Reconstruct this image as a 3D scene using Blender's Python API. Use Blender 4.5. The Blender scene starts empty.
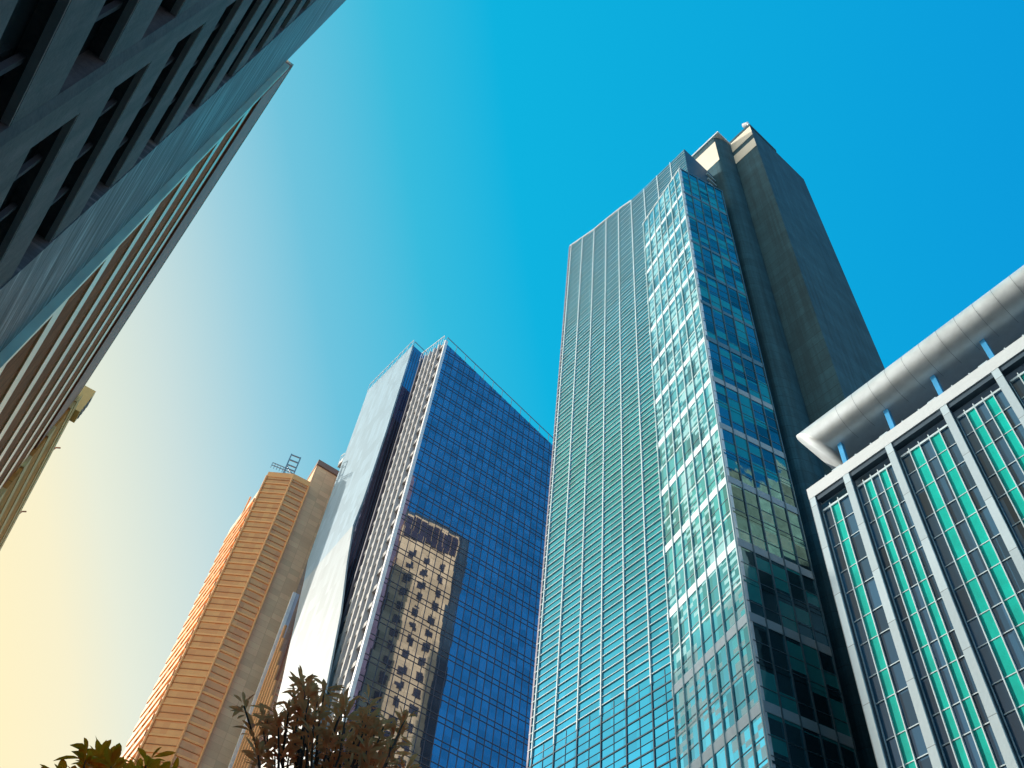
import bpy, bmesh, math, random
from mathutils import Vector, Matrix, Euler
random.seed(7)
S = bpy.context.scene
C = S.collection
R = math.radians

# ------------------------------------------------------------------ camera
cd = bpy.data.cameras.new('camera'); cam = bpy.data.objects.new('camera', cd); C.objects.link(cam)
PITCH, ROLL, FPX = R(55.595), R(8.659), 966.1
fw = Vector((0, math.cos(PITCH), math.sin(PITCH))); u0 = Vector((0, -math.sin(PITCH), math.cos(PITCH))); r0 = Vector((1, 0, 0))
rr = math.cos(ROLL) * r0 + math.sin(ROLL) * u0; uu = -math.sin(ROLL) * r0 + math.cos(ROLL) * u0
M = Matrix((rr, uu, -fw)).transposed().to_4x4(); M.translation = Vector((0, 0, 1.6))
cam.matrix_world = M
cd.sensor_width = 36; cd.lens = 36 * FPX / 1024; cd.clip_start = .05; cd.clip_end = 4000
S.camera = cam
S.render.resolution_x = 1024; S.render.resolution_y = 768

# ------------------------------------------------------------------ sky and sun
SUN_AZ, SUN_EL = -64.0, 25.0        # compass azimuth measured from +Y towards +X
w = bpy.data.worlds.new('World'); S.world = w; w.use_nodes = True
nt = w.node_tree; nt.nodes.clear()
N = nt.nodes.new; L = nt.links.new
out = N('ShaderNodeOutputWorld'); add = N('ShaderNodeAddShader')
sky = N('ShaderNodeTexSky'); sky.sky_type = 'NISHITA'; sky.sun_disc = False
sky.sun_elevation = R(SUN_EL); sky.sun_rotation = R(SUN_AZ); sky.air_density = 1.0; sky.dust_density = 1.0; sky.ozone_density = 2.0
b1 = N('ShaderNodeBackground'); b1.inputs[1].default_value = 0.05
hs = N('ShaderNodeMixRGB'); hs.blend_type = 'MULTIPLY'; hs.inputs[0].default_value = 1; hs.inputs[2].default_value = (.12, .5, 1, 1)
L(sky.outputs[0], hs.inputs[1]); L(hs.outputs[0], b1.inputs[0])
tc = N('ShaderNodeTexCoord')
dt = N('ShaderNodeVectorMath'); dt.operation = 'DOT_PRODUCT'
ga, ge = R(-80), R(-20)
dt.inputs[1].default_value = (math.sin(ga) * math.cos(ge), math.cos(ga) * math.cos(ge), math.sin(ge))
nm = N('ShaderNodeVectorMath'); nm.operation = 'NORMALIZE'
L(tc.outputs['Generated'], nm.inputs[0]); L(nm.outputs[0], dt.inputs[0])
mr = N('ShaderNodeMapRange'); mr.inputs[1].default_value = -.8; mr.inputs[2].default_value = .8
L(dt.outputs['Value'], mr.inputs[0])
rp = N('ShaderNodeValToRGB'); rp.color_ramp.interpolation = 'LINEAR'
stops = [(-.75, (0, .31, .66)), (-.62, (0, .342, .68)), (-.49, (0, .389, .684)), (-.227, (0, .453, .682)), (-.123, (.037, .503, .651)),
         (-.012, (.164, .551, .634)), (.06, (.351, .631, .635)), (.146, (.643, .748, .60)), (.223, (.87, .85, .538)), (.271, (1.02, .879, .424)),
         (.33, (1.09, .88, .33)), (.45, (1.2, 1.0, .6)), (.6, (1.6, 1.5, 1.3)), (.8, (2.3, 2.3, 2.2))]
el = rp.color_ramp.elements
for i, (p, c) in enumerate(stops):
    e = el[i] if i < 2 else el.new(.5)
    e.position = (p + .8) / 1.6; e.color = (*c, 1)
# (elements keep sorting themselves: write them again in order)
for i, (p, c) in enumerate(stops):
    el[i].position = (p + .8) / 1.6
for i, (p, c) in enumerate(stops):
    el[i].color = (*c, 1)
b2 = N('ShaderNodeBackground'); b2.inputs[1].default_value = 0.92
L(mr.outputs[0], rp.inputs[0]); L(rp.outputs[0], b2.inputs[0])
# warm fill glow added along the unseen horizon, below about 25 degrees
sz = N('ShaderNodeSeparateXYZ'); L(nm.outputs[0], sz.inputs[0])
hm_ = N('ShaderNodeMapRange'); hm_.interpolation_type = 'SMOOTHSTEP'
for i_, v_ in ((1, .08), (2, .42), (3, 1.0), (4, 0.0)): hm_.inputs[i_].default_value = v_
L(sz.outputs[2], hm_.inputs[0])
b3 = N('ShaderNodeBackground'); b3.inputs[0].default_value = (1.0, .68, .40, 1); L(hm_.outputs[0], b3.inputs[1])
add2 = N('ShaderNodeAddShader')
L(b1.outputs[0], add.inputs[0]); L(b2.outputs[0], add.inputs[1]); L(add.outputs[0], add2.inputs[0]); L(b3.outputs[0], add2.inputs[1]); L(add2.outputs[0], out.inputs[0])

sd = bpy.data.lights.new('sun', 'SUN'); sd.energy = 4.6; sd.angle = R(.5); sd.color = (1, .89, .75)
so = bpy.data.objects.new('sun', sd); C.objects.link(so)
a, e = R(SUN_AZ), R(SUN_EL)
sdir = Vector((math.sin(a) * math.cos(e), math.cos(a) * math.cos(e), math.sin(e)))
so.rotation_euler = (-sdir).to_track_quat('-Z', 'Y').to_euler(); so.location = (-50, 0, 200)

vs = S.view_settings
vs.view_transform = 'Standard'; vs.look = 'None'; vs.exposure = 0; vs.gamma = 1; vs.use_curve_mapping = False

# ------------------------------------------------------------------ materials
def newmat(name):
    m = bpy.data.materials.new(name); m.use_nodes = True
    t = m.node_tree; b = t.nodes['Principled BSDF']
    return m, t, b
def setp(b, **k):
    for n, v in k.items(): b.inputs[n.replace('_', ' ')].default_value = v
def rgb(c): return (c[0], c[1], c[2], 1)
def flatcoord(t):
    """x+y and z of the object's own coordinates, in metres"""
    tc = t.nodes.new('ShaderNodeTexCoord'); sp = t.nodes.new('ShaderNodeSeparateXYZ'); ad = t.nodes.new('ShaderNodeMath')
    t.links.new(tc.outputs['Object'], sp.inputs[0]); t.links.new(sp.outputs[0], ad.inputs[0]); t.links.new(sp.outputs[1], ad.inputs[1])
    return tc, ad.outputs[0], sp.outputs[2]
def math_(t, op, a, b=None):
    n = t.nodes.new('ShaderNodeMath'); n.operation = op
    for i, v in enumerate((a, b)):
        if v is None: continue
        if isinstance(v, (int, float)): n.inputs[i].default_value = v
        else: t.links.new(v, n.inputs[i])
    return n.outputs[0]
def mixc(t, f, a, b, mode='MIX'):
    n = t.nodes.new('ShaderNodeMixRGB'); n.blend_type = mode
    for i, v in enumerate((f, a, b)):
        if isinstance(v, (int, float)): n.inputs[i].default_value = v
        elif isinstance(v, tuple): n.inputs[i].default_value = rgb(v)
        else: t.links.new(v, n.inputs[i])
    return n.outputs[0]
def ramp(t, f, stops, interp='LINEAR'):
    n = t.nodes.new('ShaderNodeValToRGB'); n.color_ramp.interpolation = interp
    e = n.color_ramp.elements
    e[0].position, e[0].color = stops[0][0], rgb(stops[0][1]); e[1].position, e[1].color = stops[-1][0], rgb(stops[-1][1])
    for p, c in stops[1:-1]:
        x = e.new(p); x.color = rgb(c)
    t.links.new(f, n.inputs[0]); return n.outputs[0]
def noise(t, vec, scale, detail=4, rough=.55):
    n = t.nodes.new('ShaderNodeTexNoise'); n.inputs['Scale'].default_value = scale; n.inputs['Detail'].default_value = detail
    n.inputs['Roughness'].default_value = rough
    if vec is not None: t.links.new(vec, n.inputs['Vector'])
    return n.outputs['Fac'], n.outputs['Color']

def stone(name, c, var=.25, rough=.8, joint=None, scale=.35, spec=.3, joint_dark=.55, streak=0):
    m, t, b = newmat(name)
    tc, h, z = flatcoord(t)
    f1, _ = noise(t, tc.outputs['Object'], scale, 6, .6)
    f2, _ = noise(t, tc.outputs['Object'], scale * 11, 4, .6)
    v = math_(t, 'ADD', math_(t, 'MULTIPLY', f1, .65), math_(t, 'MULTIPLY', f2, .35))
    lo = tuple(x * (1 - var) for x in c); hi = tuple(min(1, x * (1 + var)) for x in c)
    col = ramp(t, v, [(.3, lo), (.7, hi)])
    if streak:
        mp = t.nodes.new('ShaderNodeMapping'); mp.inputs['Scale'].default_value = (1.6, 1.6, .05)
        t.links.new(tc.outputs['Object'], mp.inputs[0])
        s, _ = noise(t, mp.outputs[0], 1.0, 5, .6)
        col = mixc(t, streak, col, ramp(t, s, [(.35, (.45, .45, .45)), (.6, (1, 1, 1))]), 'MULTIPLY')
    if joint:
        jw, jh, th = joint
        fx = math_(t, 'FRACT', math_(t, 'DIVIDE', h, jw)); fz = math_(t, 'FRACT', math_(t, 'DIVIDE', z, jh))
        lx = math_(t, 'LESS_THAN', fx, th / jw); lz = math_(t, 'LESS_THAN', fz, th / jh)
        l = math_(t, 'MAXIMUM', lx, lz)
        # each slab its own tone
        wn = t.nodes.new('ShaderNodeTexWhiteNoise'); wn.noise_dimensions = '2D'; cb = t.nodes.new('ShaderNodeCombineXYZ')
        t.links.new(math_(t, 'FLOOR', math_(t, 'DIVIDE', h, jw)), cb.inputs[0]); t.links.new(math_(t, 'FLOOR', math_(t, 'DIVIDE', z, jh)), cb.inputs[1])
        t.links.new(cb.outputs[0], wn.inputs[0])
        col = mixc(t, 1.0, col, ramp(t, wn.outputs['Value'], [(0, (.88, .88, .88)), (1, (1.1, 1.1, 1.1))]), 'MULTIPLY')
        col = mixc(t, l, col, tuple(x * joint_dark for x in c))
    t.links.new(col, b.inputs['Base Color'])
    bp = t.nodes.new('ShaderNodeBump'); bp.inputs['Strength'].default_value = .35; bp.inputs['Distance'].default_value = .05
    t.links.new(f2, bp.inputs['Height']); t.links.new(bp.outputs[0], b.inputs['Normal'])
    setp(b, Roughness=rough); b.inputs['Specular IOR Level'].default_value = spec
    return m

def metal(name, c, rough=.35, metallic=.8, var=.12):
    m, t, b = newmat(name)
    tc = t.nodes.new('ShaderNodeTexCoord')
    f, _ = noise(t, tc.outputs['Object'], .8, 5, .6)
    t.links.new(ramp(t, f, [(.3, tuple(x * (1 - var) for x in c)), (.7, tuple(min(1, x * (1 + var)) for x in c))]), b.inputs['Base Color'])
    t.links.new(math_(t, 'ADD', math_(t, 'MULTIPLY', f, .2), rough - .1), b.inputs['Roughness'])
    setp(b, Metallic=metallic); return m

def glass(name, tint, w, h, jit=.012, wave=.01, metallic=.85, rough=.03, var=.25, blinds=None, off=(0, 0), dark=None, wscale=.25):
    """coated glass: every pane reflects at its own slight tilt, and some panes show blinds"""
    m, t, b = newmat(name)
    tc, hx, z = flatcoord(t)
    ix = math_(t, 'FLOOR', math_(t, 'DIVIDE', math_(t, 'ADD', hx, off[0]), w)); iz = math_(t, 'FLOOR', math_(t, 'DIVIDE', math_(t, 'ADD', z, off[1]), h))
    cb = t.nodes.new('ShaderNodeCombineXYZ'); t.links.new(ix, cb.inputs[0]); t.links.new(iz, cb.inputs[1])
    wn = t.nodes.new('ShaderNodeTexWhiteNoise'); wn.noise_dimensions = '2D'; t.links.new(cb.outputs[0], wn.inputs[0])
    col = ramp(t, wn.outputs['Value'], [(0, tuple(x * (1 - var) for x in tint)), (1, tuple(min(1, x * (1 + var)) for x in tint))])
    met = metallic
    if blinds:
        bc, bw, bh, amt = blinds       # colour, cell width, stripe height, share of cells
        jx = math_(t, 'FLOOR', math_(t, 'DIVIDE', math_(t, 'ADD', hx, off[0]), bw)); jz = math_(t, 'FLOOR', math_(t, 'DIVIDE', z, bh))
        c2 = t.nodes.new('ShaderNodeCombineXYZ'); t.links.new(jx, c2.inputs[0]); t.links.new(jz, c2.inputs[1]); c2.inputs[2].default_value = 3.3
        w2 = t.nodes.new('ShaderNodeTexWhiteNoise'); w2.noise_dimensions = '3D'; t.links.new(c2.outputs[0], w2.inputs[0])
        c3 = t.nodes.new('ShaderNodeCombineXYZ'); t.links.new(ix, c3.inputs[0]); t.links.new(iz, c3.inputs[1]); c3.inputs[2].default_value = 7.7
        w3 = t.nodes.new('ShaderNodeTexWhiteNoise'); w3.noise_dimensions = '3D'; t.links.new(c3.outputs[0], w3.inputs[0])
        mk = math_(t, 'LESS_THAN', math_(t, 'ADD', math_(t, 'MULTIPLY', w2.outputs['Value'], .55), math_(t, 'MULTIPLY', w3.outputs['Value'], .45)), amt)
        col = mixc(t, mk, col, bc)
        met = math_(t, 'SUBTRACT', metallic, math_(t, 'MULTIPLY', mk, metallic * .85))
        t.links.new(met, b.inputs['Metallic'])
    else: b.inputs['Metallic'].default_value = metallic
    t.links.new(col, b.inputs['Base Color'])
    g = t.nodes.new('ShaderNodeNewGeometry')
    s1 = t.nodes.new('ShaderNodeVectorMath'); s1.operation = 'SUBTRACT'; t.links.new(wn.outputs['Color'], s1.inputs[0]); s1.inputs[1].default_value = (.5, .5, .5)
    s2 = t.nodes.new('ShaderNodeVectorMath'); s2.operation = 'SCALE'; t.links.new(s1.outputs[0], s2.inputs[0]); s2.inputs['Scale'].default_value = jit
    _, nc = noise(t, tc.outputs['Object'], wscale, 3, .5)
    s3 = t.nodes.new('ShaderNodeVectorMath'); s3.operation = 'SUBTRACT'; t.links.new(nc, s3.inputs[0]); s3.inputs[1].default_value = (.5, .5, .5)
    s4 = t.nodes.new('ShaderNodeVectorMath'); s4.operation = 'SCALE'; t.links.new(s3.outputs[0], s4.inputs[0]); s4.inputs['Scale'].default_value = wave
    a1 = t.nodes.new('ShaderNodeVectorMath'); t.links.new(g.outputs['Normal'], a1.inputs[0]); t.links.new(s2.outputs[0], a1.inputs[1])
    a2 = t.nodes.new('ShaderNodeVectorMath'); t.links.new(a1.outputs[0], a2.inputs[0]); t.links.new(s4.outputs[0], a2.inputs[1])
    nn = t.nodes.new('ShaderNodeVectorMath'); nn.operation = 'NORMALIZE'; t.links.new(a2.outputs[0], nn.inputs[0])
    t.links.new(nn.outputs[0], b.inputs['Normal'])
    setp(b, Roughness=rough); b.inputs['Specular IOR Level'].default_value = .8 if metallic > .2 else .35
    return m

# ------------------------------------------------------------------ geometry helpers
class Frame:
    """street-aligned coordinates: u runs along compass azimuth az, d at right angles to its right"""
    def __init__(s, az, u0, d0):
        s.az, s.u0, s.d0 = az, u0, d0
    def world(s, u, d, z=0):
        a = R(s.az); return Vector((u * math.sin(a) + d * math.cos(a), u * math.cos(a) - d * math.sin(a), z))
    def loc(s, u, d, z): return Vector((-(u - s.u0), d - s.d0, z))
def tag(o, label=None, cat=None, group=None, kind=None):
    if label: o['label'] = label
    if cat: o['category'] = cat
    if group: o['group'] = group
    if kind: o['kind'] = kind
    return o
def thing(name, F, label, cat, group=None):
    o = bpy.data.objects.new(name, None); C.objects.link(o)
    o.location = F.world(F.u0, F.d0); o.rotation_euler = (0, 0, R(90 - (F.az + 180)))
    return tag(o, label, cat, group)
class MB:
    def __init__(s, F=None): s.bm = bmesh.new(); s.F = F
    def P(s, p): return s.F.loc(*p) if s.F else Vector(p)
    def box(s, u0, u1, d0, d1, z0, z1):
        v = [s.bm.verts.new(s.P((u, d, z))) for z in (z0, z1) for d in (d0, d1) for u in (u0, u1)]
        for f in ((0, 1, 3, 2), (4, 5, 7, 6), (0, 1, 5, 4), (2, 3, 7, 6), (0, 2, 6, 4), (1, 3, 7, 5)):
            s.bm.faces.new([v[i] for i in f])
        return s
    def loft(s, rings, caps=True, closed=True):
        R_ = [[s.bm.verts.new(s.P(p)) for p in r] for r in rings]
        n = len(R_[0])
        for a, b in zip(R_, R_[1:]):
            for i in range(n if closed else n - 1):
                s.bm.faces.new((a[i], a[(i + 1) % n], b[(i + 1) % n], b[i]))
        if caps and closed: s.bm.faces.new(R_[0]); s.bm.faces.new(R_[-1])
        return s
    def prism(s, poly, z0, z1):
        """poly [(u,d)], z1 a number or one per corner"""
        zt = z1 if isinstance(z1, (list, tuple)) else [z1] * len(poly)
        return s.loft([[(u, d, z0) for u, d in poly], [(u, d, z) for (u, d), z in zip(poly, zt)]])
    def bar(s, a, b, w, h=None):
        """straight bar between two points, w wide"""
        h = h or w
        a, b = s.P(a), s.P(b); ax = (b - a).normalized()
        up = Vector((0, 0, 1)) if abs(ax.z) < .9 else Vector((1, 0, 0))
        x = ax.cross(up).normalized(); y = x.cross(ax)
        r = [[p + x * sx * w / 2 + y * sy * h / 2 for sx, sy in ((-1, -1), (1, -1), (1, 1), (-1, 1))] for p in (a, b)]
        Rv = [[s.bm.verts.new(q) for q in k] for k in r]
        for i in range(4): s.bm.faces.new((Rv[0][i], Rv[0][(i + 1) % 4], Rv[1][(i + 1) % 4], Rv[1][i]))
        s.bm.faces.new(Rv[0]); s.bm.faces.new(Rv[1]); return s
    def tube(s, pts, rad, seg=8):
        P_ = [s.P(p) for p in pts]; rad = rad if isinstance(rad, (list, tuple)) else [rad] * len(P_)
        rings = []
        for i, p in enumerate(P_):
            ax = (P_[min(i + 1, len(P_) - 1)] - P_[max(i - 1, 0)]).normalized()
            up = Vector((0, 0, 1)) if abs(ax.z) < .9 else Vector((1, 0, 0))
            x = ax.cross(up).normalized(); y = x.cross(ax)
            rings.append([s.bm.verts.new(p + (x * math.cos(t) + y * math.sin(t)) * rad[i]) for t in [2 * math.pi * k / seg for k in range(seg)]])
        for a, b in zip(rings, rings[1:]):
            for i in range(seg): s.bm.faces.new((a[i], a[(i + 1) % seg], b[(i + 1) % seg], b[i]))
        s.bm.faces.new(rings[0]); s.bm.faces.new(rings[-1]); return s
    def build(s, name, mat, parent=None, smooth=False, bevel=0, label=None):
        bmesh.ops.recalc_face_normals(s.bm, faces=s.bm.faces)
        if bevel: bmesh.ops.bevel(s.bm, geom=list(s.bm.edges), offset=bevel, segments=1, affect='EDGES')
        me = bpy.data.meshes.new(name); s.bm.to_mesh(me); s.bm.free()
        for p in me.polygons: p.use_smooth = smooth
        me.materials.append(mat); o = bpy.data.objects.new(name, me); C.objects.link(o)
        if parent: o.parent = parent
        if label: o['label'] = label
        return o
def boxo(F, name, mat, parent, *b, **k): return MB(F).box(*b).build(name, mat, parent, **k)

# ------------------------------------------------------------------ ground, street
G = Frame(-32, 0, 0)
asphalt = stone('asphalt', (.05, .05, .052), .3, .9, scale=2)
paving = stone('paving', (.28, .27, .25), .2, .85, joint=(.6, .6, .02), scale=1)
kerbm = stone('kerb_stone', (.35, .34, .32), .2, .8)
paint = stone('road_paint', (.75, .75, .72), .1, .7)
def struct(name, mb, m):
    o = mb.build(name, m); o['kind'] = 'structure'; return o
g = MB(); q = [g.bm.verts.new(p) for p in ((-2500, -2500, -.2), (2500, -2500, -.2), (2500, 2500, -.2), (-2500, 2500, -.2))]; g.bm.faces.new(q)
struct('ground', g, asphalt)
struct('pavement', MB(G).box(-150, 500, -4.0, 6.2, -.19, 0), paving)
struct('pavement', MB(G).box(-150, 500, 24.3, 44, -.19, 0), paving)
struct('kerb', MB(G).box(-150, 500, 6.2, 6.5, -.19, .0), kerbm)
struct('kerb', MB(G).box(-150, 500, 24.0, 24.3, -.19, .0), kerbm)
struct('road', MB(G).box(-150, 500, 6.5, 24.0, -.196, -.15), asphalt)
lm = MB(G)
for i in range(-20, 60): lm.box(i * 7, i * 7 + 3, 15.15, 15.3, -.149, -.146)
struct('road_marking', lm, paint)

# ------------------------------------------------------------------ A: dark concrete office block on the left
F = Frame(-31.13, 10, -4.39)
cA = stone('slate_concrete', (.165, .135, .125), .42, .65, scale=.8, spec=.4, streak=.6)
cA2 = stone('slate_soffit', (.10, .10, .11), .2, .8)
cA3 = stone('pale_soffit', (.62, .56, .52), .1, .8)
cAs = stone('slate_light_streaks', (.13, .165, .195), .3, .5, scale=.5, spec=.6)
_t = cAs.node_tree; _b = _t.nodes['Principled BSDF']; _tc = _t.nodes.new('ShaderNodeTexCoord'); _mp = _t.nodes.new('ShaderNodeMapping')
_mp.inputs['Scale'].default_value = (.22, .22, 3.2); _t.links.new(_tc.outputs['Object'], _mp.inputs[0])
_f, _ = noise(_t, _mp.outputs[0], 1.0, 5, .6)
_t.links.new(ramp(_t, _f, [(.40, (.12, .11, .105)), (.55, (.17, .155, .15)), (.68, (.36, .33, .30))]), _b.inputs['Base Color'])  # pale streaks of reflected light put into the base colour
_t.links.new(ramp(_t, _f, [(.4, (.6, .6, .6)), (.65, (.3, .3, .3))]), _b.inputs['Roughness'])
gA = glass('black_glass', (.035, .045, .05), 1.6, 3.9, metallic=.3, rough=.12)
A = thing('office_building', F, 'dark slate concrete office block on the left edge with deep horizontal window slots', 'building')
D0 = -4.39; ZT = 96.0
body = boxo(F, 'core_wall', gA, A, -60, 24.3, D0 - 30, D0 - 1.75, 0, ZT - 1)
def slabs(u0, u1, dd0, dd1, first, n, name='floor_band'):
    for k in range(n):
        z0 = first + 3.9 * k
        if z0 > ZT: break
        boxo(F, name, cA, A, u0, u1, dd0, dd1, z0, z0 + 1.75)
        boxo(F, 'soffit', cA3, A, max(u0, -12), u1 - .02, dd1 - .17, dd1 - .01, z0 - .04, z0 - .002)
zf = 21.15 - 3.9 * 4
slabs(-60, 10.77, D0 - 1.3, D0, zf, 24)
slabs(11.8, 18.7, D0 - 1.3, D0, zf, 24)
# inner lintels and transoms behind the bands
for k in range(24):
    z0 = zf + 3.9 * k
    if z0 > ZT - 3: break
    boxo(F, 'recessed_lintel', cA2, A, -60, 24.2, D0 - 1.74, D0 - 1.31, z0 - .35, z0 + 2.05)
boxo(F, 'glazing', gA, A, -60, 24.3, D0 - 1.2, D0 - .42, 1, ZT - 1.1)
for i, uu_ in enumerate((2.2, 4.8, 7.2, 9.4, 13.6, 15.1, 16.7)):
    boxo(F, 'window_post', cA2, A, uu_, uu_ + .14, D0 - .36, D0 - .24, 2, ZT - 1.2)
# projecting column with a splayed near side, and the broad end column
mb = MB(F).prism([(10.75, D0 - 1.3), (10.75, D0 + .003), (11.0, D0 + .1), (11.85, D0 + .1), (11.85, D0 - 1.3)], 0, ZT + .5)
mb.build('column', cA, A, label='narrow column between the window slots')
mb = MB(F).prism([(18.6, D0 - 1.29), (18.6, D0 + .03), (24.6, D0 + .03), (24.6, D0 - 12), (20, D0 - 12)], 0, ZT + .5)
mb.build('column', cAs, A, label='broad plain end column of the slate facade')
boxo(F, 'parapet', cA, A, -60, 24.62, D0 - 30.2, D0 + .06, ZT + .503, ZT + 2.2)
# the longer, slightly projecting wing behind it: pale window bands between dark slabs
cW = metal('pale_band', (1, .84, .60), .32, .75, .08)
cWd = stone('flare_brown_cladding', (.52, .165, .06), .25, .75, joint=(1.6, 4.33, .06), spec=.15, scale=1.2)  # orange flare wash put into the brown base colour
cWp = stone('bronze_parapet', (.40, .18, .11), .2, .5, spec=.6)
DW = -4.03; UE = 58.4
boxo(F, 'wing_wall', cWd, A, 24.9, UE, D0 - 28, DW - .08, 0, 54)
boxo(F, 'return_wall', cW, A, 24.603, 24.9, D0 - 27, DW, 0, 59.4)
for k in range(13):
    z0 = 51.3 - 4.33 * k
    if z0 < 2: break
    boxo(F, 'window_band', cW, A, 24.903, UE, DW - .079, DW + .0, z0, z0 + 1.15)
boxo(F, 'wing_parapet', cWp, A, 24.904, UE + .1, D0 - 28, DW + .05, 54.003, 60.3)
boxo(F, 'parapet_cap', cW, A, 24.904, UE + .15, D0 - 28, DW + .08, 60.303, 60.6)

# A2: the next building along the same side, yellow flare put into its base colours
F = Frame(-27.5, 60, -7.45)
A2 = thing('office_building', F, 'flare-tinted banded office building seen just beyond the dark slate block on the left', 'building')
bA2 = stone('flare_gold_band', (.95, .60, .24), .1, .6)
gA2 = stone('flare_amber_cladding', (.85, .34, .08), .2, .75, joint=(1.4, 3.6, .06), spec=.15)
boxo(F, 'glass_body', gA2, A2, 58, 260, -40, -7.5, 0, 59.9)
for k in range(17):
    z0 = 1.5 + 3.6 * k
    boxo(F, 'floor_band', bA2, A2, 57.8, 260.2, -8.6, -7.45, z0, z0 + 1.2)
boxo(F, 'parapet', bA2, A2, 57.7, 260.3, -40.1, -7.4, 59.903, 61.0)
boxo(F, 'stair_box', bA2, A2, 59.6, 61.0, -16, -7.0, 61.003, 63.9)
for k in range(4): boxo(F, 'louvre', stone('louvre_grey_%d' % k, (.4, .38, .38), .1) if k == 0 else bpy.data.materials['louvre_grey_0'], A2, 59.8, 60.8, -6.997, -6.93, 61.4 + .5 * k, 61.65 + .5 * k)
for uu_ in (65, 74, 96): MB(F).tube([(uu_, -7.5, 61.0), (uu_, -7.4, 61.5), (uu_, -7.1, 61.7)], .07, 6).build('lamp_bracket', cWp, A2)

# unseen slab added so its roofline shades the lower floors across the street
F = Frame(-33.9, 168, -17.5)
T = thing('offview_tower', F, 'unseen beige slab added behind the dark block to shade the floors across the street', 'building')
cT = stone('beige_precast', (.45, .40, .33), .15, .8, joint=(3, 3.6, .08))
boxo(F, 'wall', cT, T, 146, 192, -20, -15, 0, 118.6)
boxo(F, 'parapet', cT, T, 145.9, 192.2, -20.2, -14.8, 118.603, 119.6)

# ------------------------------------------------------------------ F: faceted sand tower with plain shaft, golden flare put into its colours
F = Frame(-17, 150, 0)
cF2 = stone('sand_dark_rail', (.55, .24, .10), .1, .7)  # darker sand tone for the thin window rails
cF = stone('sand_stone', (1, .60, .36), .12, .8, joint=(1.8, 1.35, .07), joint_dark=.8)
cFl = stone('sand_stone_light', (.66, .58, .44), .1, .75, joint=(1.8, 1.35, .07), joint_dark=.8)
gF = glass('flare_gold_glass', (1, .37, .12), 1.5, 3.05, jit=.02, metallic=.25, rough=.25, var=.14)
cFb = stone('sand_frame', (1, .48, .20), .1, .7)
FT = thing('high_rise_tower', F, 'sand coloured faceted high rise with plain stone shaft and scaffold frame on its roof', 'building')
def fp(az, r):     # plan point (u,d) in F from compass azimuth and range
    a = R(az - F.az); return (r * math.cos(a), r * math.sin(a))
def polar(P, az, azr):     # point on the line through P (u,d of az/range) running along compass az, seen on bearing azr
    a_, b_ = R(az), R(azr); px, py = P[1] * math.sin(R(P[0])), P[1] * math.cos(R(P[0]))
    det = -math.sin(b_) * math.cos(a_) + math.sin(a_) * math.cos(b_)
    k = (-px * math.cos(a_) + math.sin(a_) * py) / det
    return (azr, k)
def shift(z): return 0 if z < 148 else .0
P2 = (-17.35, 150); P1 = polar(P2, 95.3, -19.35); P0 = polar(P1, 152, -20.17); P3 = polar(P2, 65.4, -15.8)
def fpz(p, z, push=0): u, d = fp(p[0] + shift(z), p[1] - push); return (u, d, z)
zs = [0, 60, 120, 161.4]
def facet(name, a, b, mat, back=6, push=0, zmin=0, zmax=161.4, lab=None):
    rings = []
    zz = [z for z in zs if zmin < z < zmax]; zz = [zmin] + zz + [zmax]
    for z in zz:
        A_, B_ = fpz(a, z, push), fpz(b, z, push)
        rings.append([A_, B_, (B_[0] + back, B_[1], z), (A_[0] + back, A_[1], z)])
    return MB(F).loft(rings).build(name, mat, FT, label=lab)
facet('glass_bay', P1, P2, gF, lab='front glass facet of the sand tower')
facet('glass_bay', P2, P3, gF, back=5, lab='right glass facet of the sand tower')
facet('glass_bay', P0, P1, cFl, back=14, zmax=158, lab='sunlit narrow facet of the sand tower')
for k in range(40):
    z0 = 40 + 3.05 * k
    if z0 > 160: break
    rings = []
    for z in (z0, z0 + .4):
        a_, b_, c_ = fpz(P1, z, .16), fpz(P2, z, .16), fpz(P3, z, .16)
        rings.append([a_, b_, c_, (c_[0] + 1, c_[1], z), (b_[0] + 1, b_[1], z), (a_[0] + 1, a_[1], z)])
    MB(F).loft(rings).build('floor_band', cFb, FT)
    rings = []
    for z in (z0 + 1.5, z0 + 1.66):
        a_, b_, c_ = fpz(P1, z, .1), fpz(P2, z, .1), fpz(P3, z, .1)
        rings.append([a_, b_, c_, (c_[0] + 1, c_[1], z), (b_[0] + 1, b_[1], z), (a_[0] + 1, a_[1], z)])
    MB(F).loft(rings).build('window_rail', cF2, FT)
for k in range(40):
    z0 = 40 + 3.05 * k
    if z0 > 154: break
    a_, b_ = fpz((P0[0] + .05, P0[1] - .5), z0 + .4, .3), fpz((P1[0] - .08, P1[1] + .3), z0 + .4, .3)
    MB(F).bar(a_, b_, .5, 1.3).build('balcony', gF, FT)
for p in (P1, P2, P3, (-19.8, (P0[1] + P1[1]) / 2)):
    MB(F).tube([fpz(p, z, .2) for z in zs], .2, 6).build('corner_rib', cFb, FT)
facet('parapet', P1, P2, cFb, push=.1, zmin=161.3, zmax=162.9); facet('parapet', P2, P3, cFb, back=4.9, push=.1, zmin=161.3, zmax=162.9)
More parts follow.
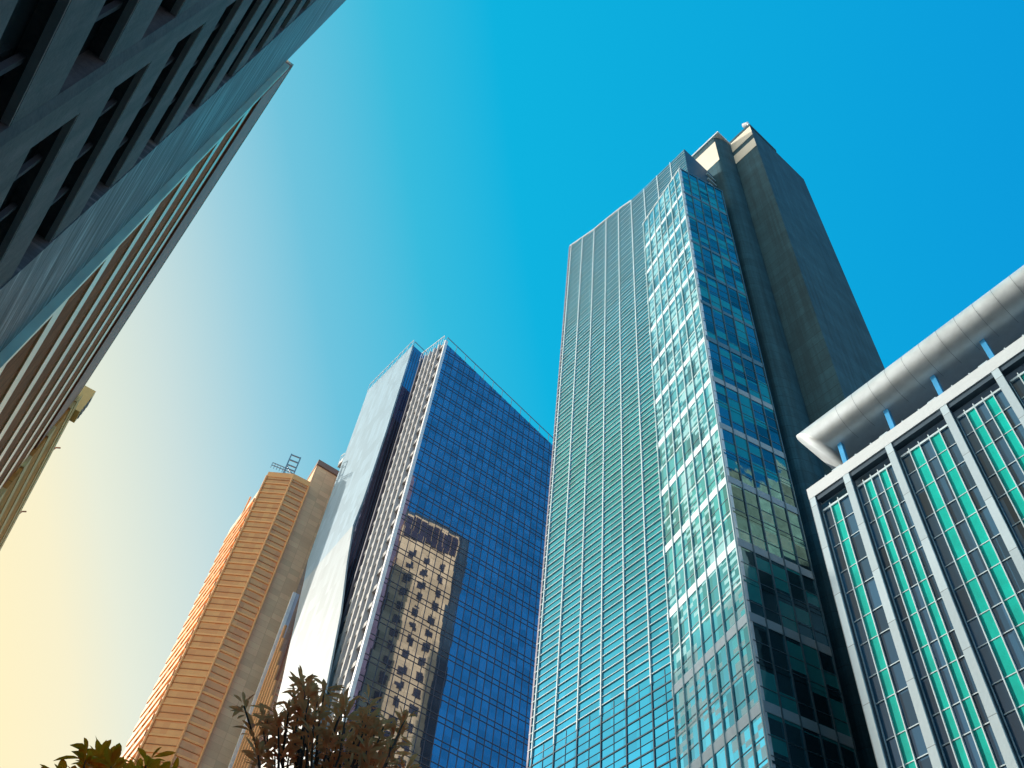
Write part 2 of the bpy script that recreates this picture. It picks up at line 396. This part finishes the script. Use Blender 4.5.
# plain shaft
K1 = (-15.84, P3[1] + 1.0); K2 = polar(K1, 61, -13.3); K3 = (-13.0, K2[1] + 16); K4 = (-16.25, K1[1] + 9)
rings = []
zc = K1[1] * math.tan(R(48.34)) - 0.2
for z in zs[:-1] + [zc - .003]:
    q = [fpz(K1, z), fpz(K2, z), fpz(K3, z), fpz(K4, z)]
    rings.append(q)
MB(F).loft(rings).build('stone_shaft', cF, FT)
rings = []
for z in (zc, zc + 1.6):
    q = [fpz((K1[0] - .02, K1[1] - .4), z), fpz((K2[0] + .02, K2[1] - .4), z), fpz(K3, z), fpz((K4[0] - .03, K4[1]), z)]; rings.append(q)
MB(F).loft(rings).build('parapet', stone('rust_coping', (.30, .2, .17), .2), FT)
# rooftop scaffold frame
steel = metal('galvanised_steel', (.35, .36, .37), .4, .6)
x0 = fpz((-18.2, 153), 160)
fr_ = MB(F)
for du, dd in ((0, 0), (0, 2.2), (1.6, 0), (1.6, 2.2)): fr_.bar((x0[0] + du, x0[1] + dd, 161.9), (x0[0] + du, x0[1] + dd, 172.0), .28)
for zz in (164, 167, 170, 171.8):
    fr_.bar((x0[0], x0[1], zz), (x0[0], x0[1] + 2.2, zz), .24); fr_.bar((x0[0] + 1.6, x0[1], zz), (x0[0] + 1.6, x0[1] + 2.2, zz), .24)
fr_.bar((x0[0], x0[1], 162), (x0[0], x0[1] + 2.2, 165), .2); fr_.bar((x0[0], x0[1] + 2.2, 165), (x0[0], x0[1], 168), .2)
fr_.build('roof_frame', steel, FT)
rl = MB(F)
pts = [fpz((P1[0] + (P2[0] - P1[0]) * i / 8, 150.8), 162.9) for i in range(9)]
for p in pts: rl.bar(p, (p[0], p[1], 164.6), .12)
for h in (163.8, 164.6): rl.bar((pts[0][0], pts[0][1], h), (pts[-1][0], pts[-1][1], h), .14)
rl.build('roof_railing', steel, FT)
MB(F).prism([(x0[0] + 2, x0[1] - 3), (x0[0] + 2, x0[1] - .4), (x0[0] + 5, x0[1] - .4), (x0[0] + 5, x0[1] - 3)], 161, 165.2).build('plant_room', bpy.data.materials['rust_coping'], FT)

# ------------------------------------------------------------------ B: twin-slab blue glass tower
F = Frame(-28.95, 102.6, 39.67)
B = thing('glass_tower', F, 'twin slab blue glass tower with white glazed left side and slanted roofline', 'building')
gB = glass('blue_glass', (.31, .30, .41), 1.34, 3.65, jit=.006, wave=.008, metallic=.88, rough=.02, var=.16, wscale=.2)
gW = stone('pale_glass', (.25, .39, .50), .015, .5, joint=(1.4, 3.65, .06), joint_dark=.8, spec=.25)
gW2 = stone('flare_pale_glass', (.37, .45, .50), .015, .5, joint=(1.4, 3.65, .06), joint_dark=.9, spec=.25)  # same glazing, flare brightness put into a lighter colour
cB = stone('grey_rib', (.45, .45, .46), .1, .6); cBd = stone('dark_recess', (.035, .04, .07), .2, .5)
mul = metal('dark_mullion', (.10, .10, .13), .45, .5); wht = metal('white_metal', (.8, .82, .84), .4, .15)
U0, DD = 102.6, 39.67; UN = 114.0
# front slab: roof slopes down to the right and back
body = MB(F).prism([(U0, DD), (U0, DD + 46), (UN, DD + 46), (UN, DD)], 0, [172, 154.6, 161, 178.6]).build('glass_body', gB, B)
NB = 34
for i in range(1, NB):
    d = DD + 1.338 * i
    zt = 172 - (172 - 154.6) * (d - DD) / 46
    MB(F).box(U0 - .08, U0 + .02, d - .04, d + .04, 20, zt).build('mullion', mul, B)
for k in range(44):
    z = 20.2 + 3.62 * k
    dmax = DD + min(46, (172 - z - .3) / (172 - 154.6) * 46)
    if dmax <= DD + 1: continue
    boxo(F, 'transom', mul, B, U0 - .06, U0 + .02, DD, dmax, z, z + .10)
    dm2 = DD + min(46, (172 - z - 1.3) / (172 - 154.6) * 46)
    if dm2 > DD + 1: boxo(F, 'transom', mul, B, U0 - .06, U0 + .02, DD, dm2, z + .95, z + 1.05)
MB(F).prism([(U0 - .35, DD - .35), (U0 - .35, DD + .25), (U0 + .25, DD + .25), (U0 + .25, DD - .35)], 0, [172.6, 172.4, 172.8, 173]).build('corner_trim', wht, B)
# ribbed left side of the front slab
for i in range(5):
    u = U0 + 1.9 + 2.1 * i
    zt = 172 + 6.6 * (u - U0) / 11.4
    MB(F).box(u - .22, u + .22, DD - .75, DD, 0, zt).build('rib', cB if i != 4 else mul, B)
for k in range(48):
    z = 8 + 3.62 * k
    if z > 172: break
    boxo(F, 'sunshade', cB, B, U0 + .3, UN - .4, DD - .42, DD, z, z + .9)
# recess and rear slab
boxo(F, 'recess_wall', cBd, B, UN + .003, 118.2, DD + 6, DD + 40, 0, 176)
DS = 37.9
MB(F).prism([(118.05, DS + .35), (118.05, DD + 40), (141.2, DD + 40), (141.2, DS + .35)], 0, [188.7, 176, 184, 196.9]).build('glass_body', gB, B)
for i in range(1, 12):
    d = DS + .6 * i
    if d > DD + 5: break
    MB(F).box(117.95, 118.06, d - .04, d + .04, 60, 187.5 - .3 * i).build('mullion', mul, B)
# folded white glazed screen on the left side (outline measured on its plane)
up = [(118.04, 188.9), (117.6, 155.1), (118.1, 134.5), (119.1, 128.5), (137.3, 128.1), (139.7, 135.6), (140.4, 153.5), (141.0, 170.1), (141.2, 183.4), (141.63, 197.1)]
lo = [(119.1, 128.5), (115.9, 116.7), (111.14, 102.0), (108.74, 91.2), (104.5, 72), (98, 40), (120, 40), (124.0, 80), (128.9, 100.0), (130.5, 105.1), (135.7, 122.2), (137.3, 128.1)]
def screen(poly, off0, off1, name, lab, gW=gW):
    return MB(F).loft([[(u, DS + off0(u, z), z) for u, z in poly], [(u, DS + off1(u, z), z) for u, z in poly]]).build(name, gW, B, label=lab)
screen(up, lambda u, z: 0, lambda u, z: .32, 'glazed_screen', 'upper facet of the white glazed screen')
screen(lo, lambda u, z: -.004 * (128 - z), lambda u, z: .3 - .004 * (128 - z), 'glazed_screen', 'lower facet of the white glazed screen, flare brightness painted in', gW2)
# slatted flank seen left of the screen
boxo(F, 'rear_flank', cFl, B, 118.3, 140.9, DS + .36, DS + 3.0, 0, 127)
MB(F).box(140.4, 140.9, DS - .3, DS + .35, 0, 127.5).build('corner_trim', wht, B)
for i in range(6):
    u = 139.8 - 1.5 * i
    MB(F).box(u - .2, u + .2, DS + .1, DS + .357, 0, 119 - 4 * i).build('rib', cFb, B)
# thin glazed crest fins and railings
def crest(a, b, n, h=1.6):
    m_ = MB(F); 
    for i in range(n + 1):
        t = i / n; p = [a[j] + (b[j] - a[j]) * t for j in range(3)]
        m_.bar((p[0], p[1], p[2] - 1.2), (p[0], p[1], p[2] + h), .08)
    m_.bar((a[0], a[1], a[2] + h), (b[0], b[1], b[2] + h), .12, .16)
    return m_
crest((U0 + .2, DD - .6, 172.6), (UN - .3, DD - .6, 179), 9, 2.0).build('roof_railing', wht, B)
crest((U0 - .2, DD, 172.3), (U0 - .2, DD + 40, 157.2), 16, 1.7).build('roof_railing', steel, B)
crest((118.2, DS - .1, 189.1), (141.4, DS - .1, 197.2), 9, 2.0).build('roof_railing', wht, B)
crest((118.0, DS + .2, 188.9), (118.0, DS + 14, 183.8), 5, 1.6).build('roof_railing', steel, B)
crest((141.5, DS, 170.0), (143.6, DS, 171.0), 2, 1.4).build('roof_railing', wht, B)
boxo(F, 'roof_ledge', wht, B, 141.25, 143.6, DS, DS + 5, 168.4, 170.0)

# ------------------------------------------------------------------ C: tall teal tower: finned slab, rotated bay, concrete core
F = Frame(-33.9, 45, 51.7)
Ct = thing('glass_tower', F, 'tallest teal glass tower with white fins, projecting glass bay and dark concrete core', 'building')
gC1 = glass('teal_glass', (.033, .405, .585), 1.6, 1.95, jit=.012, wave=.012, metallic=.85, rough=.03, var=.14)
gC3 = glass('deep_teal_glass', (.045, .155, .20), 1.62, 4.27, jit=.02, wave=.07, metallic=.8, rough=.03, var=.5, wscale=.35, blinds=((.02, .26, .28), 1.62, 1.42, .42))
fin = stone('white_fin', (.70, .82, .86), .04, .5); thin = stone('pale_bar', (.50, .66, .70), .05, .5)
dk = metal('grey_mullion', (.10, .16, .20), .4, .5)
dC = 51.7
top = [(64.2, 171.0), (57.6, 168.0), (54.2, 167.2), (50.6, 166.2), (47.8, 164.9), (44.8, 164.4), (41.7, 164.8), (38.5, 165.1), (35.0, 165.5)]
MB(F).loft([[(64.2, d, 0)] + [(u, d, z) for u, z in top] + [(35.0, d, 0)] for d in (dC, dC + 8)]).build('glass_slab', gC1, Ct)
def ztop(u):
    for (a_, za), (b_, zb) in zip(top, top[1:]):
        if a_ >= u >= b_: return za + (zb - za) * (a_ - u) / (a_ - b_)
    return 165.5
def uend(z):   # how far left (large u) a fin at height z may start
    lo_, hi_ = 35.0, 64.2
    xs = [35 + i * .1 for i in range(293)]
    ok = [x for x in xs if ztop(x) > z + .1]
    return (min(ok), max(ok)) if ok else None
ZS = 59.36
for k in range(60):
    z = ZS + 1.9 * k
    r_ = uend(z)
    if r_ and r_[1] - r_[0] > 1: boxo(F, 'sunshade_fin', fin, Ct, r_[0], r_[1] + .25, dC - .12, dC + .02, z, z + .08)
    z += .95; r_ = uend(z)
    if r_ and r_[1] - r_[0] > 1: boxo(F, 'glazing_bar', thin, Ct, r_[0], r_[1] + .15, dC - .08, dC + .02, z, z + .08)
for k in range(1, 17):
    z = ZS - 1.9 * k
    boxo(F, 'transom', dk, Ct, 35, 64.25, dC - .06, dC + .02, z, z + .13)
    boxo(F, 'transom', dk, Ct, 35, 64.25, dC - .04, dC + .02, z + .95, z + 1.0)
for i in range(9):
    u = 63.75 - 3.19 * i
    boxo(F, 'mullion', fin, Ct, u - .06, u + .06, dC - .18, dC + .01, ZS - 1.0, ztop(u))
    boxo(F, 'mullion', dk, Ct, u - .06, u + .06, dC - .10, dC + .01, 10, ZS - 1.003)
    boxo(F, 'mullion', dk, Ct, u - 1.62, u - 1.58, dC - .05, dC + .01, 10, ZS - .2)
# coping and end trims
cp = MB(F)
for (a_, za), (b_, zb) in zip(top[:4], top[1:5]): cp.bar((a_, dC + .1, za), (b_, dC + .1, zb), .5, .3)
cp.build('roof_coping', wht, Ct)
boxo(F, 'end_trim', metal('mauve_metal', (.22, .20, .26), .5, .2), Ct, 64.2, 64.45, dC - .1, dC + 8, 0, 170.9)
# side of the slab above the bay and its louvred link to the core
for k in range(4): boxo(F, 'louvre', thin, Ct, 34.6, 34.95, dC + 5.2, dC + 7.9, 156 + 2.2 * k, 156.35 + 2.2 * k)
# core
cC = stone('charcoal_concrete', (.028, .092, .125), .32, .75, joint=(60, 1.95, .09), joint_dark=.55, streak=.65, spec=.4)
cCt = stone('cream_render', (.92, .78, .42), .12, .8, joint=(3.3, 3.6, .07))
core = MB(F).prism([(27.1, 62.6), (27.1, 78), (36.0, 84.0), (44.0, 84.0), (44.7, 80.6), (44.7, 59.9), (44.0, 59.75), (38.5, 59.75), (38.5, 62.6)], 0, 182)
core.build('concrete_core', cC, Ct)
pr = [(31.9 + .9 * (1 - math.cos(t)) * 1.6, 59.0 + 3.55 * (1 - math.sin(t)) ** 1.0) for t in [R(x) for x in range(0, 91, 10)]]
MB(F).loft([[(u, d, z) for u, d in pr + [(40, 59.0), (40, 62.55)]] for z in (0, 181)]).build('rounded_pier', cC, Ct, smooth=False)
cr = stone('sunlit_cream', (.78, .72, .60), .08, .7)  # sunlit patches on the pier tops, painted as cream panels
boxo(F, 'sunlit_patch', cr, Ct, 32.9, 40.1, 58.93, 59.0, 169.5, 178.6)
boxo(F, 'sunlit_patch', cr, Ct, 27.1, 31.9, 62.53, 62.597, 177.6, 181.9)
boxo(F, 'sunlit_patch', cr, Ct, 27.1, 31.9, 62.53, 62.597, 171.8, 175.6)
boxo(F, 'side_glass', stone('navy_side', (.03, .075, .12), .2, .5), Ct, 34.93, 34.997, dC, dC + 8, 100, 165.4)
boxo(F, 'pier_coping', wht, Ct, 31.7, 40.2, 58.75, 62.4, 181.003, 181.5)
boxo(F, 'core_parapet', cC, Ct, 27.0, 32.2, 62.5, 70, 182.003, 183.0)
MB(F).tube([(27.4, 62.8, 183), (27.4, 62.8, 184.8)], .2, 8).tube([(27.4, 62.8, 184.5), (28.3, 62.8, 185.2)], [.3, .5], 8).build('roof_floodlight', wht, Ct)
# rear of the core that the blue tower mirrors: cream render with punched windows
boxo(F, 'rear_wall', cCt, Ct, 44.703, 45.2, 66.0, 80.6, 0, 180.3)
boxo(F, 'rear_wall', stone('brown_render', (.22, .15, .10), .2, .8, joint=(1.6, 1.2, .2)), Ct, 44.702, 45.0, 59.95, 65.997, 0, 176)
for k in range(8):
    boxo(F, 'roof_louvre', cBd, Ct, 45.203, 45.5, 66.4 + 1.75 * k, 67.9 + 1.75 * k, 172.5, 179.3)
dkw = glass('dark_window', (.05, .05, .06), 1, 1, metallic=.3, rough=.1)
for k in range(22):
    for j, dd in enumerate((68.6, 72.6, 76.8)):
        z = 166.5 - 4.1 * k - (j * .0)
        boxo(F, 'window', dkw, Ct, 45.203, 45.35, dd, dd + 1.7, z, z + 2.1)
# bay, rotated from the slab
FB = Frame(-20, 45.37, 39.26)
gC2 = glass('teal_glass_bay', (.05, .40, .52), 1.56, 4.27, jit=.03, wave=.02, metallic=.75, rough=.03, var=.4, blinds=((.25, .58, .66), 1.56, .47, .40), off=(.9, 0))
bw = stone('white_spandrel', (.66, .80, .88), .05, .5); bg = stone('grey_spandrel', (.36, .43, .48), .05, .5)
bg2 = stone('deep_blue_spandrel', (.10, .20, .28), .05, .5)
uc, dc = 45.37, 39.26
def lift(u, d, z):   # bay frame -> slab frame
    p = FB.world(u, d, z); a_ = R(F.az)
    return (p.x * math.sin(a_) + p.y * math.cos(a_), p.x * math.cos(a_) - p.y * math.sin(a_), z)
class MBB(MB):
    def P(s, p): return F.loc(*lift(*p))
# the bay is a child turned about the vertical, so its panes follow its own faces
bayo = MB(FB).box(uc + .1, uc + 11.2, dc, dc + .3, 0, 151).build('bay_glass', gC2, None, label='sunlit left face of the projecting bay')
def adopt(o):
    o.parent = Ct
    W = Matrix.Translation(FB.world(FB.u0, FB.d0)) @ Matrix.Rotation(R(90 - (FB.az + 180)), 4, 'Z')
    o.matrix_local = (Matrix.Translation(F.world(F.u0, F.d0)) @ Matrix.Rotation(R(90 - (F.az + 180)), 4, 'Z')).inverted() @ W
    return o
adopt(bayo)
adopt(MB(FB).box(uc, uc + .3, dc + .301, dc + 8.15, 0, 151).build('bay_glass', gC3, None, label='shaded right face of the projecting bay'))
adopt(MB(FB).box(uc, uc + .1, dc, dc + .3, 0, 151).build('bay_corner', wht, None))
adopt(MB(FB).prism([(uc + .3, dc + .3), (uc + 11.2, dc + .3), (uc + 8, dc + 8.1), (uc + .3, dc + 8.1)], 0, 150.7).build('bay_core', cBd, None))
adopt(MB(FB).box(uc - .05, uc + 11.3, dc - .08, dc + .1, 151.003, 151.35).build('bay_coping', wht, None))
adopt(MB(FB).box(uc - .08, uc + .1, dc + .105, dc + 8.2, 151.003, 151.3).build('bay_coping', dk, None))
ZB = 48.2
for k in range(-3, 12):
    z = ZB + 8.54 * k
    adopt(MB(FB).box(uc + .1, uc + 11.2, dc - .05, dc + .01, z - .95, z).build('spandrel_band', bw, None))
    adopt(MB(FB).box(uc - .05, uc + .01, dc + .05, dc + 8.1, z - (.95 if z < 100 else .7), z).build('spandrel_band', bg if z < 92 else bg2, None))
    for q_, hh in ((z + 1.2, .08), (z + 3.35, .22), (z + 3.9, .08), (z + 5.6, .08)):
        adopt(MB(FB).box(uc + .1, uc + 11.2, dc - .03, dc + .01, q_, q_ + hh).build('transom', thin if hh > .1 else dk, None))
        adopt(MB(FB).box(uc - .03, uc + .01, dc + .05, dc + 8.1, q_, q_ + hh).build('transom', bpy.data.materials['deep_teal_glass'] if hh > .1 else dk, None))
for s_ in (.12, 1.56, 3.12, 4.68, 6.24, 7.8, 9.36, 10.9):
    adopt(MB(FB).box(uc + s_ - .05, uc + s_ + .05, dc - .16, dc + .01, 5, 151).build('mullion', thin, None))
for s_ in (1.62, 3.24, 4.86, 6.48, 7.95):
    adopt(MB(FB).box(uc - .13, uc + .01, dc + s_ - .05, dc + s_ + .05, 5, 151).build('mullion', dk, None))

# ------------------------------------------------------------------ E: banded block on the right with aerofoil canopy
F = Frame(-32.5, 28.2, 48.41)
E_ = thing('office_building', F, 'white framed block with teal panels and rounded silver roof canopy on blue struts', 'building')
fr = stone('white_panel', (.52, .66, .73), .06, .5, joint=(50, 4.85, .06), joint_dark=.5)
gE = glass('slate_glass', (.03, .105, .19), .75, 2.42, jit=.02, wave=.02, metallic=.12, rough=.12, var=.45)
teal = metal('teal_panel', (.0, .50, .42), .6, 0, .12); teal.node_tree.nodes['Principled BSDF'].inputs['Specular IOR Level'].default_value = .15
rec = stone('slate_reveal', (.06, .10, .14), .1, .5)
alu = metal('bright_aluminium', (.60, .74, .80), .45, .2)
dE, dG = 48.41, 48.97
boxo(F, 'body', rec, E_, -40, 28.1, dG + .1, 75, 0, 62.9)
cols = [28.2, 24.75, 20.6, 15.5, 11.0, 6.4, 1.8, -2.8, -7.4]
for c in cols:
    boxo(F, 'column', fr, E_, c - .58, c, dE, dE + .15, 0, 64.1)
    boxo(F, 'reveal', rec, E_, c - .57, c - .01, dE + .153, dG + .1, 0, 64.1)
    boxo(F, 'reveal_strip', alu, E_, c - .66, c - .62, dG - .12, dG + .1, 0, 62.6)
boxo(F, 'top_beam', stone('white_beam', (.68, .75, .78), .06, .5), E_, -40, 28.2, dE - .02, dG + .6, 64.103, 65.4)
boxo(F, 'soffit', rec, E_, -40, 27.5, dE + .1, dG + .09, 63.6, 64.1)
zt_ = [z for k in range(-7, 6) for z in (38.9 + 4.85 * k, 41.0 + 4.85 * k) if z < 63]
for ci in range(len(cols) - 1):
    a_, b_ = cols[ci] - .62, cols[ci + 1]
    n = 3 if ci == 0 else 5
    ws = [.84, .80, a_ - b_ - 1.64] if ci == 0 else [(a_ - b_) / 5] * 5
    x = a_
    edges = [a_]
    for wd in ws: x -= wd; edges.append(x)
    for j in range(n):
        m_ = teal if j % 2 else gE
        boxo(F, 'spandrel_panel' if j % 2 else 'window_strip', m_, E_, edges[j + 1], edges[j], dG + (.0 if j % 2 else .03), dG + .099, 5, 62.45)
    for j in range(1, n):
        boxo(F, 'mullion', alu, E_, edges[j] - .035, edges[j] + .035, dG - .13, dG + .05, 5, 62.9)
    for z in zt_:
        if z > 15: boxo(F, 'transom', alu, E_, b_ + .02, a_ - .1, dG - .04, dG + .02, z, z + .07)
    boxo(F, 'transom', alu, E_, b_ + .02, a_ - .1, dG - .12, dG + .02, 62.45, 62.65)
# parapet railing, maintenance posts, blue canopy struts
blue = metal('blue_strut', (.05, .38, .75), .45, .1)
for uu_ in (24.6, 19.8, 15.2, 10.6, 5.9, 1.2):
    boxo(F, 'canopy_strut', blue, E_, uu_ - .2, uu_ + .2, dE + .85, dE + 1.25, 65.4, 69.6)
    boxo(F, 'strut_base', fr, E_, uu_ + .3, uu_ + 1.1, dE + .35, dE + 1.2, 65.403, 66.0)
rl = MB(F)
for i in range(30):
    uu_ = 26.5 - 1.55 * i
    rl.bar((uu_, dE + .6, 65.4), (uu_, dE + .6, 66.3), .09)
rl.bar((27, dE + .75, 65.6), (-20, dE + .75, 65.6), .3, .35)
rl.build('roof_railing', fr, E_)
# canopy: blunt rounded nose, flat underside rising slightly to the back
silver = metal('silver_cladding', (.64, .71, .74), .5, .5, .1)
def nose(sc=1.0, back=66.0):
    pts = []
    for t in range(100, 281, 12):
        a_ = R(t); pts.append((49.6 + 2.0 * math.cos(a_) * sc, 70.9 + 1.8 * math.sin(a_) * sc))
    return [(back, 72.9)] + [(56, 73.0)] + pts + [(54, 69.6), (back, 71.3)]
def ringat(u, sc, sh=0): return [(u, d + sh, z) for d, z in nose(sc)]
UL = 28.2
joints = [UL - 1.7 * i for i in range(0, 36)]
mbC = MB(F)
def cut(u, k):      # slanted end: the top edge runs out further than the underside
    return [(u - k * (72.9 - z), d, z) for _, d, z in ringat(0, 1.0)]
rings = [cut(UL + .1, .75), cut(UL - .2, .72)] + [ringat(u, 1.0) for u in joints[3:]]
mbC.loft(rings)
cano = mbC.build('canopy', silver, E_, smooth=False)
for p in cano.data.polygons: p.use_smooth = True
for u in joints[3:]:
    pts = [(u, 49.6 + 2.006 * math.cos(R(t)), 70.9 + 1.806 * math.sin(R(t))) for t in range(100, 281, 12)]
    MB(F).tube(pts, .009, 4).build('cladding_seam', rec, cano)

# ------------------------------------------------------------------ towers beyond the frame that the glass mirrors
F = Frame(-32, -40, 95)
Tm = thing('offview_tower', F, 'cream tower with dark window strips, mirrored in the right face of the teal bay', 'building')
boxo(F, 'wall', stone('cream_precast', (.60, .64, .48), .45, .8, joint=(2.4, 3.4, .2)), Tm, -62, -30, 80, 110, 0, 168)
for k in range(25):
    boxo(F, 'window_strip', dkw, Tm, -61, -38, 79.9, 80.0 - .003, 60 + 4.2 * k, 61.5 + 4.2 * k)

# ------------------------------------------------------------------ trees
bark = stone('bark', (.10, .075, .055), .3, .9, scale=8)
def leafmat(name, c, tr):
    m, t, b = newmat(name)
    oi = t.nodes.new('ShaderNodeTexCoord'); f, _ = noise(t, oi.outputs['Object'], 3, 3)
    col = ramp(t, f, [(.3, tuple(x * .6 for x in c)), (.7, tuple(x * 1.4 for x in c))])
    t.links.new(col, b.inputs['Base Color']); setp(b, Roughness=.5)
    tl = t.nodes.new('ShaderNodeBsdfTranslucent'); tl.inputs[0].default_value = rgb(tr)
    mx = t.nodes.new('ShaderNodeMixShader'); mx.inputs[0].default_value = .6
    t.links.new(b.outputs[0], mx.inputs[1]); t.links.new(tl.outputs[0], mx.inputs[2])
    t.links.new(mx.outputs[0], t.nodes['Material Output'].inputs[0]); return m
def leaf(bm, base, dirv, L_, W_, droop):
    dirv = dirv.normalized(); side = dirv.cross(Vector((0, 0, 1)))
    if side.length < .1: side = Vector((1, 0, 0))
    side.normalize(); side = (Matrix.Rotation(random.uniform(-.7, .7), 3, dirv) @ side)
    nrm = side.cross(dirv)
    prof = [(0, .04), (.12, .10), (.35, .42), (.6, .5), (.82, .34), (1, .02)]
    rows = []
    for t, wd in prof:
        c = base + dirv * L_ * t + Vector((0, 0, -droop * t * t * L_))
        rows.append((bm.verts.new(c - side * wd * W_ + nrm * wd * W_ * .25), bm.verts.new(c), bm.verts.new(c + side * wd * W_ + nrm * wd * W_ * .25)))
    for a_, b_ in zip(rows, rows[1:]):
        bm.faces.new((a_[0], a_[1], b_[1], b_[0])); bm.faces.new((a_[1], a_[2], b_[2], b_[1]))
def tree(x, y, tips, hub, label, lm, leafL=.21, leafW=.048, per=13):
    root = bpy.data.objects.new('leafy_tree', None); C.objects.link(root); root.location = (x, y, 0)
    tag(root, label, 'tree', 'trees at the foot of the towers')
    hub = Vector(hub)
    MB().tube([(0, 0, 0), (.03, .02, hub.z * .5), tuple(hub)], [.13, .10, .08], 9).build('trunk', bark, root, smooth=True)
    bm = bmesh.new()
    for tp in tips:
        tp = Vector(tp)
        mid = hub.lerp(tp, .5) + Vector((random.uniform(-.12, .12), random.uniform(-.12, .12), random.uniform(-.25, -.02)))
        q2 = hub.lerp(tp, .8) + Vector((random.uniform(-.06, .06), random.uniform(-.06, .06), random.uniform(-.1, 0)))
        MB().tube([tuple(hub), tuple(mid), tuple(q2), tuple(tp)], [.028, .018, .012, .008], 6).build('branch', bark, root, smooth=True)
        up_ = (tp - q2).normalized()
        for stage in range(2):
            c = tp if stage == 0 else q2.lerp(tp, .35)
            for k in range(per if stage == 0 else per // 2):
                a_ = random.uniform(0, 2 * math.pi); e_ = random.uniform(-.35, 1.15)
                v = Vector((math.cos(a_) * math.cos(e_), math.sin(a_) * math.cos(e_), math.sin(e_))) + up_ * .35
                leaf(bm, c + v.normalized() * .02 + up_ * random.uniform(-.12, .04), v, leafL * random.uniform(.6, 1.2), leafW * random.uniform(.75, 1.15), random.uniform(.05, .55))
    me = bpy.data.meshes.new('crown'); bm.to_mesh(me); bm.free(); me.materials.append(lm)
    o = bpy.data.objects.new('crown', me); C.objects.link(o); o.parent = root
    return root
lmA = leafmat('leaf_flare_brown', (.85, .34, .14), (1, .45, .18))  # brown-orange flare put into the leaf colour
lmB = leafmat('leaf_flare_orange', (1, .36, .02), (1, .42, .02))  # stronger orange flare put into this leaf colour
def pix(px, py, r):      # world point at horizontal range r, from its bearing in the photo
    d = (px - 512) / FPX * rr + (384 - py) / FPX * uu + fw; k = r / math.hypot(d.x, d.y)
    return Vector((0, 0, 1.6)) + d * k
def crown_tips(outline, n, r0_, r1_, x, y):
    tips = []
    while len(tips) < n:
        px, py, rad = random.choice(outline); a_ = random.uniform(0, 6.28); q_ = rad * math.sqrt(random.random())
        p = pix(px + q_ * math.cos(a_), py + q_ * math.sin(a_), random.uniform(r0_, r1_))
        tips.append((p.x - x, p.y - y, p.z))
    return tips
c0 = pix(320, 830, 9.2)
tips = crown_tips([(300, 705, 24), (300, 725, 34), (330, 735, 36), (360, 725, 26), (385, 730, 24), (340, 760, 45), (280, 750, 26), (390, 760, 26), (310, 780, 60), (360, 800, 60), (300, 690, 12), (325, 700, 18)], 80, 8.3, 10.3, c0.x, c0.y)
p = pix(244, 706, 9.0); tips.append((p.x - c0.x, p.y - c0.y, p.z))
p = pix(262, 722, 9.0); tips.append((p.x - c0.x, p.y - c0.y, p.z))
tree(c0.x, c0.y, tips, (0, 0, 5.9), 'leafy street tree with long pointed leaves in front of the sand and blue towers', lmA)
c1 = pix(120, 850, 9.0)
tips = crown_tips([(95, 768, 16), (120, 775, 18), (145, 772, 14), (110, 800, 36), (70, 790, 14), (165, 785, 14)], 34, 8.4, 9.8, c1.x, c1.y)
tree(c1.x, c1.y, tips, (0, 0, 4.9), 'low tree with flare-tinted amber leaves at the foot of the sand tower', lmB, leafL=.23, leafW=.07)
